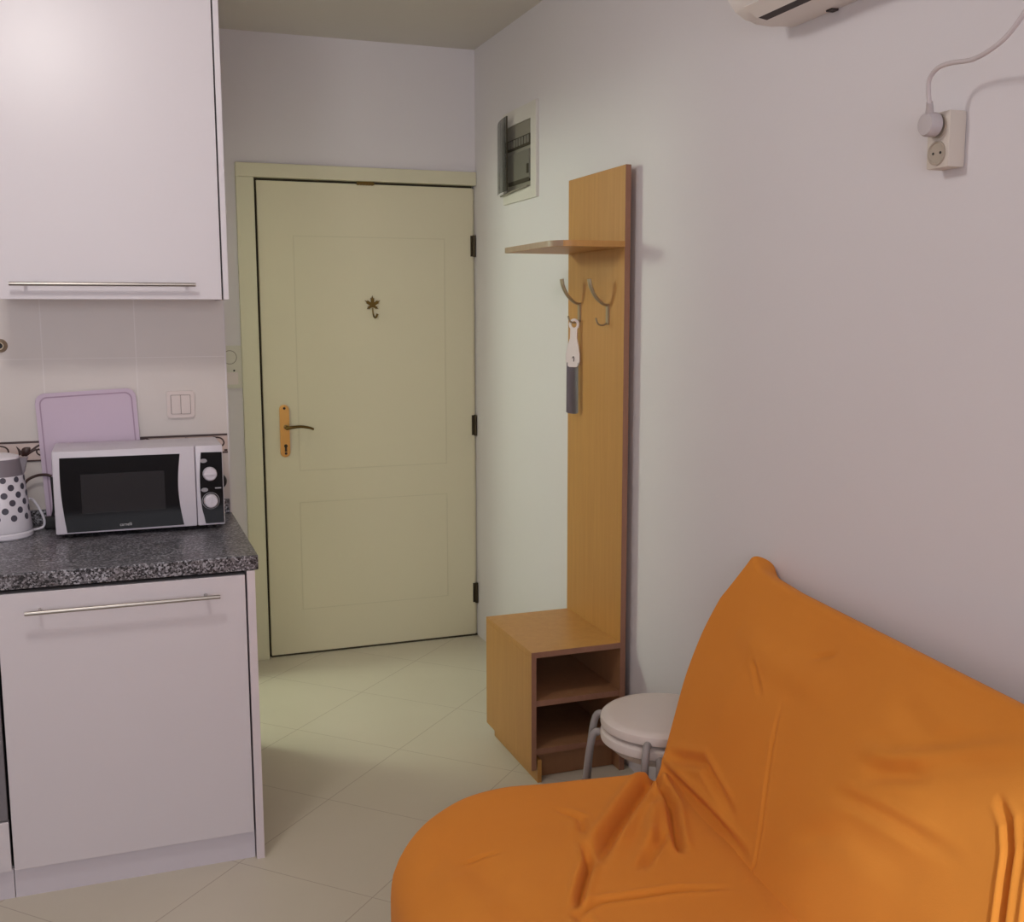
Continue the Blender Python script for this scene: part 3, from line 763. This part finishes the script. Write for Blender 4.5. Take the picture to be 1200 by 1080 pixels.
SEATF = [   # (u,s) polylines; negative = groove
    ([(-.003, .008), (-.125, .165), (-.223, .304), (-.30, .43)], -.018, .020),
    ([(-.286, .326), (-.306, .417), (-.353, .512), (-.38, .574)], -.014, .011),
    ([(-.28, .30), (-.26, .22), (-.30, .16)], -.006, .012),
    ([(-.016, .015), (-.041, .195), (-.094, .355), (-.106, .415)], -.016, .013),
    ([(-.103, .315), (-.217, .467)], -.007, .014),
    ([(-.06, .16), (-.13, .30), (-.17, .40)], .008, .02),
    ([(-.40, .60), (-.334, .556), (-.168, .542), (-.06, .56)], -.005, .010),
    ([(-.38, .574), (-.37, .70), (-.35, .9)], -.010, .014),
    ([(-.55, .30), (-.50, .302), (-.46, .31)], -.003, .006),
    ([(-.60, .25), (-.55, .5), (-.54, .9)], .006, .05),
]
BACKF = [   # (w,s)
    ([(.015, .00), (.022, .233), (.017, .45)], -.013, .014),
    ([(.05, .02), (.10, .18), (.06, .36)], -.009, .014),
    ([(.320, .360), (.226, .392), (.112, .441), (.023, .475), (-.05, .457)], -.0022, .0060),
    ([(.297, .653), (.340, .74), (.365, .807)], -.0045, .018),
    ([(.24, .60), (.264, .762), (.284, .947)], -.005, .015),
    ([(.33, .60), (.359, .712), (.43, .83), (.513, .98)], .005, .020),
    ([(.40, .94), (.375, .99), (.34, 1.02), (.242, 1.068), (.1, 1.11), (-.05, 1.14)], -.011, .009),
    ([(.41, 1.02), (.36, 1.065), (.253, 1.117), (.1, 1.16), (-.05, 1.20)], -.011, .009),
    ([(.36, .22), (.30, .30)], -.003, .008),
    ([(.47, .42), (.43, .36)], -.003, .007),
    ([(.12, .55), (.20, .70), (.22, .9)], -.003, .03),
    ([(.40, .12), (.38, .30), (.40, .5)], .004, .04),
    ([(.46, .6), (.42, .75), (.44, .9)], -.003, .03),
]
def rounded_slab(nx, ny, nz, size, rad):
    """grid box -> rounded box; returns list of (verts grid) as bmesh in local coords centred on origin"""
    bm = bmesh.new(); hx, hy, hz = (s/2 for s in size); cache = {}
    def vert(i, j, k):
        key = (i, j, k)
        if key not in cache:
            p = [(-1+2*i/nx)*hx, (-1+2*j/ny)*hy, (-1+2*k/nz)*hz]; q = []; dd = []
            for a, h, r in zip(p, (hx, hy, hz), rad):
                c = max(-(h-r), min(h-r, a)); q.append(c); dd.append((a-c)/r if r else 0)
            l = math.sqrt(sum(x*x for x in dd))
            m_ = max(abs(x) for x in dd)
            if l > 1e-9: dd = [x*m_/l for x in dd]
            cache[key] = bm.verts.new([c+x*r for c, x, r in zip(q, dd, rad)])
        return cache[key]
    for i in range(nx):
        for j in range(ny):
            for k in (0, nz): bm.faces.new([vert(i, j, k), vert(i+1, j, k), vert(i+1, j+1, k), vert(i, j+1, k)])
    for i in range(nx):
        for k in range(nz):
            for j in (0, ny): bm.faces.new([vert(i, j, k), vert(i+1, j, k), vert(i+1, j, k+1), vert(i, j, k+1)])
    for j in range(ny):
        for k in range(nz):
            for i in (0, nx): bm.faces.new([vert(i, j, k), vert(i, j+1, k), vert(i, j+1, k+1), vert(i, j, k+1)])
    return bm
# seat: x=u from -.675 to +.06, y=-s, top z=.38
SW = .745
bm = rounded_slab(120, 300, 14, (SW, SL, .32), (.11, .06, .06))
for v in bm.verts:
    u = v.co.x-.675+SW/2; s = -(v.co.y-SL/2)-.010; z = v.co.z+.231
    up = max(0, min(1, (z-.28)/.06))
    f = folds((u, s), SEATF) if up > 0 else 0
    wob = noise.noise(Vector((u*4, s*4, 1)))*.006+noise.noise(Vector((u*11, s*9, 4)))*.002
    dz = f+wob
    # slightly domed cushion that drops to the front and rides up to the crease
    dome = -.030*max(0, (-u-.40)/.28)**2 + .006*math.sin(PI*min(1, max(0, -u/.6)))
    end = -.02*max(0, 1-s/.10)**2
    z += up*(dz+dome+end*0)
    if up < 1: 
        side = (1-up); amp = noise.noise(Vector((s*7, u*7, z*1.5)))*.010
        v_n = Vector((v.co.x, v.co.y, 0)); 
        if v_n.length: u += side*amp*(1 if v.co.x > 0 else -1)
    s += .20*max(0, (-u-.36)/.315)**2.2*max(0, 1-max(0, s)/.7)
    v.co = Vector((u, -s, z))
link('seat_cushion', bm, 'orange', sf, world=False, smooth=180)
# backrest: w up the slope, n = thickness behind the face
CA, SA = math.cos(math.radians(61.4)), math.sin(math.radians(61.4))
bm = rounded_slab(100, 540, 10, (.615, SL+.05, .07), (.013, .013, .033))
for v in bm.verts:
    w = v.co.x+.2425; s = -(v.co.y-SL/2); t = v.co.z
    face = max(0, min(1, (t+.005)/.03))
    f = folds((w, s), BACKF) if face > 0 else 0
    nz_ = noise.noise(Vector((w*4, s*4, 7)))*.006+noise.noise(Vector((w*10, s*8, 3)))*.002
    t2 = t-.035+face*(f+nz_)
    if t < 0: t2 += t*1.2*max(0, min(1, s/1.0))
    # belly of the padding, sheared far edge with a lifted corner
    t2 += face*(.022*math.sin(PI*max(0, min(1, w/.52)))*min(1, max(0, s+.1)/.3))
    fe = max(0, 1-max(0, s)/.5)
    prof = 0 if w < 0 else (-.145*math.sin(min(1, w/.43)*PI/2) + (.055*((w-.43)/.12) if w > .43 else 0))
    s2 = s+.028+prof*fe*.9
    lift = .030*math.exp(-(max(0, s+.025)/.040)**2)*max(0, (w-.35)/.2)
    sag = -.006*max(0, min(1, (s-.05)/.12))*max(0, (w-.3)/.25)
    w2 = w+lift+sag
    v.co = Vector((w2*CA-t2*SA, -s2, .38+w2*SA+t2*CA))
link('backrest', bm, 'orange', sf, world=False, smooth=180)
for x, y in ((-.58, -.14), (-.58, -SL+.14), (-.02, -.14), (-.02, -SL+.14)):
    link('leg', lathe(bmesh.new(), [(0, 0), (.018, 0), (.022, .09), (0, .09)], 20, (x, y, 0)), 'matt_black', sf, world=False)

# ------------------------------------------------------------------ lights
def area(name, loc, rot, sx, sy, power, col):
    l = D.lights.new(name, 'AREA'); l.shape = 'RECTANGLE'; l.size = sx; l.size_y = sy; l.energy = power; l.color = col
    o = D.objects.new(name, l); COL.objects.link(o); o.location = loc; o.rotation_euler = rot; return o
def point(name, loc, r, power, col):
    l = D.lights.new(name, 'POINT'); l.shadow_soft_size = r; l.energy = power; l.color = col
    o = D.objects.new(name, l); COL.objects.link(o); o.location = loc; return o
point('ceiling_bulb', (-.21, 2.0, 2.46), .10, 24, (1, .965, .93))
area('window_daylight', ((WX0+WX1)/2, YB-.06, (WZ0+WZ1)/2), (PI/2, 0, 0), WX1-WX0-.1, WZ1-WZ0-.1, 37, (.97, .95, 1))
point('bathroom_bulb', (-.5, 4.40, 2.0), .13, 44, (.85, 1, .76))
sl = D.lights.new('sofa_fill_spot', 'SPOT'); sl.energy = 480; sl.spot_size = math.radians(9); sl.spot_blend = .25; sl.shadow_soft_size = .05; sl.color = (.72, .85, 1)  # added spot outside the window opening, aimed to lighten the sofa's near end
so2 = D.objects.new('sofa_fill_spot', sl); COL.objects.link(so2); so2.location = (-.1, -2.2, 2.2)
so2.rotation_euler = (Vector((1.165, .84, .63))-Vector(so2.location)).to_track_quat('-Z', 'Y').to_euler()
w = D.worlds.new('World'); bpy.context.scene.world = w; w.use_nodes = True
w.node_tree.nodes['Background'].inputs[0].default_value = (.75, .8, 1, 1); w.node_tree.nodes['Background'].inputs[1].default_value = .6

# ------------------------------------------------------------------ camera
cam = D.cameras.new('camera'); co = D.objects.new('camera', cam); COL.objects.link(co)
cam.sensor_fit = 'HORIZONTAL'; cam.sensor_width = 36; cam.lens = 1268.3*36/1200; cam.clip_start = .02
r = Vector((0.93860723, -0.34497852, -0.00250632)); u = Vector((0.04919714, 0.12665634, 0.9907259)); f = Vector((0.34146171, 0.9300258, -0.13585251))
co.matrix_world = Matrix(((r.x, u.x, -f.x, 0), (r.y, u.y, -f.y, 0), (r.z, u.z, -f.z, 1.48), (0, 0, 0, 1)))
sc = bpy.context.scene
sc.camera = co
sc.view_settings.view_transform = 'Standard'; sc.view_settings.look = 'None'; sc.view_settings.exposure = 0; sc.view_settings.gamma = 1
sc.cycles.max_bounces = 8; sc.cycles.diffuse_bounces = 5
try: sc.cycles.use_denoising = True
except Exception: pass
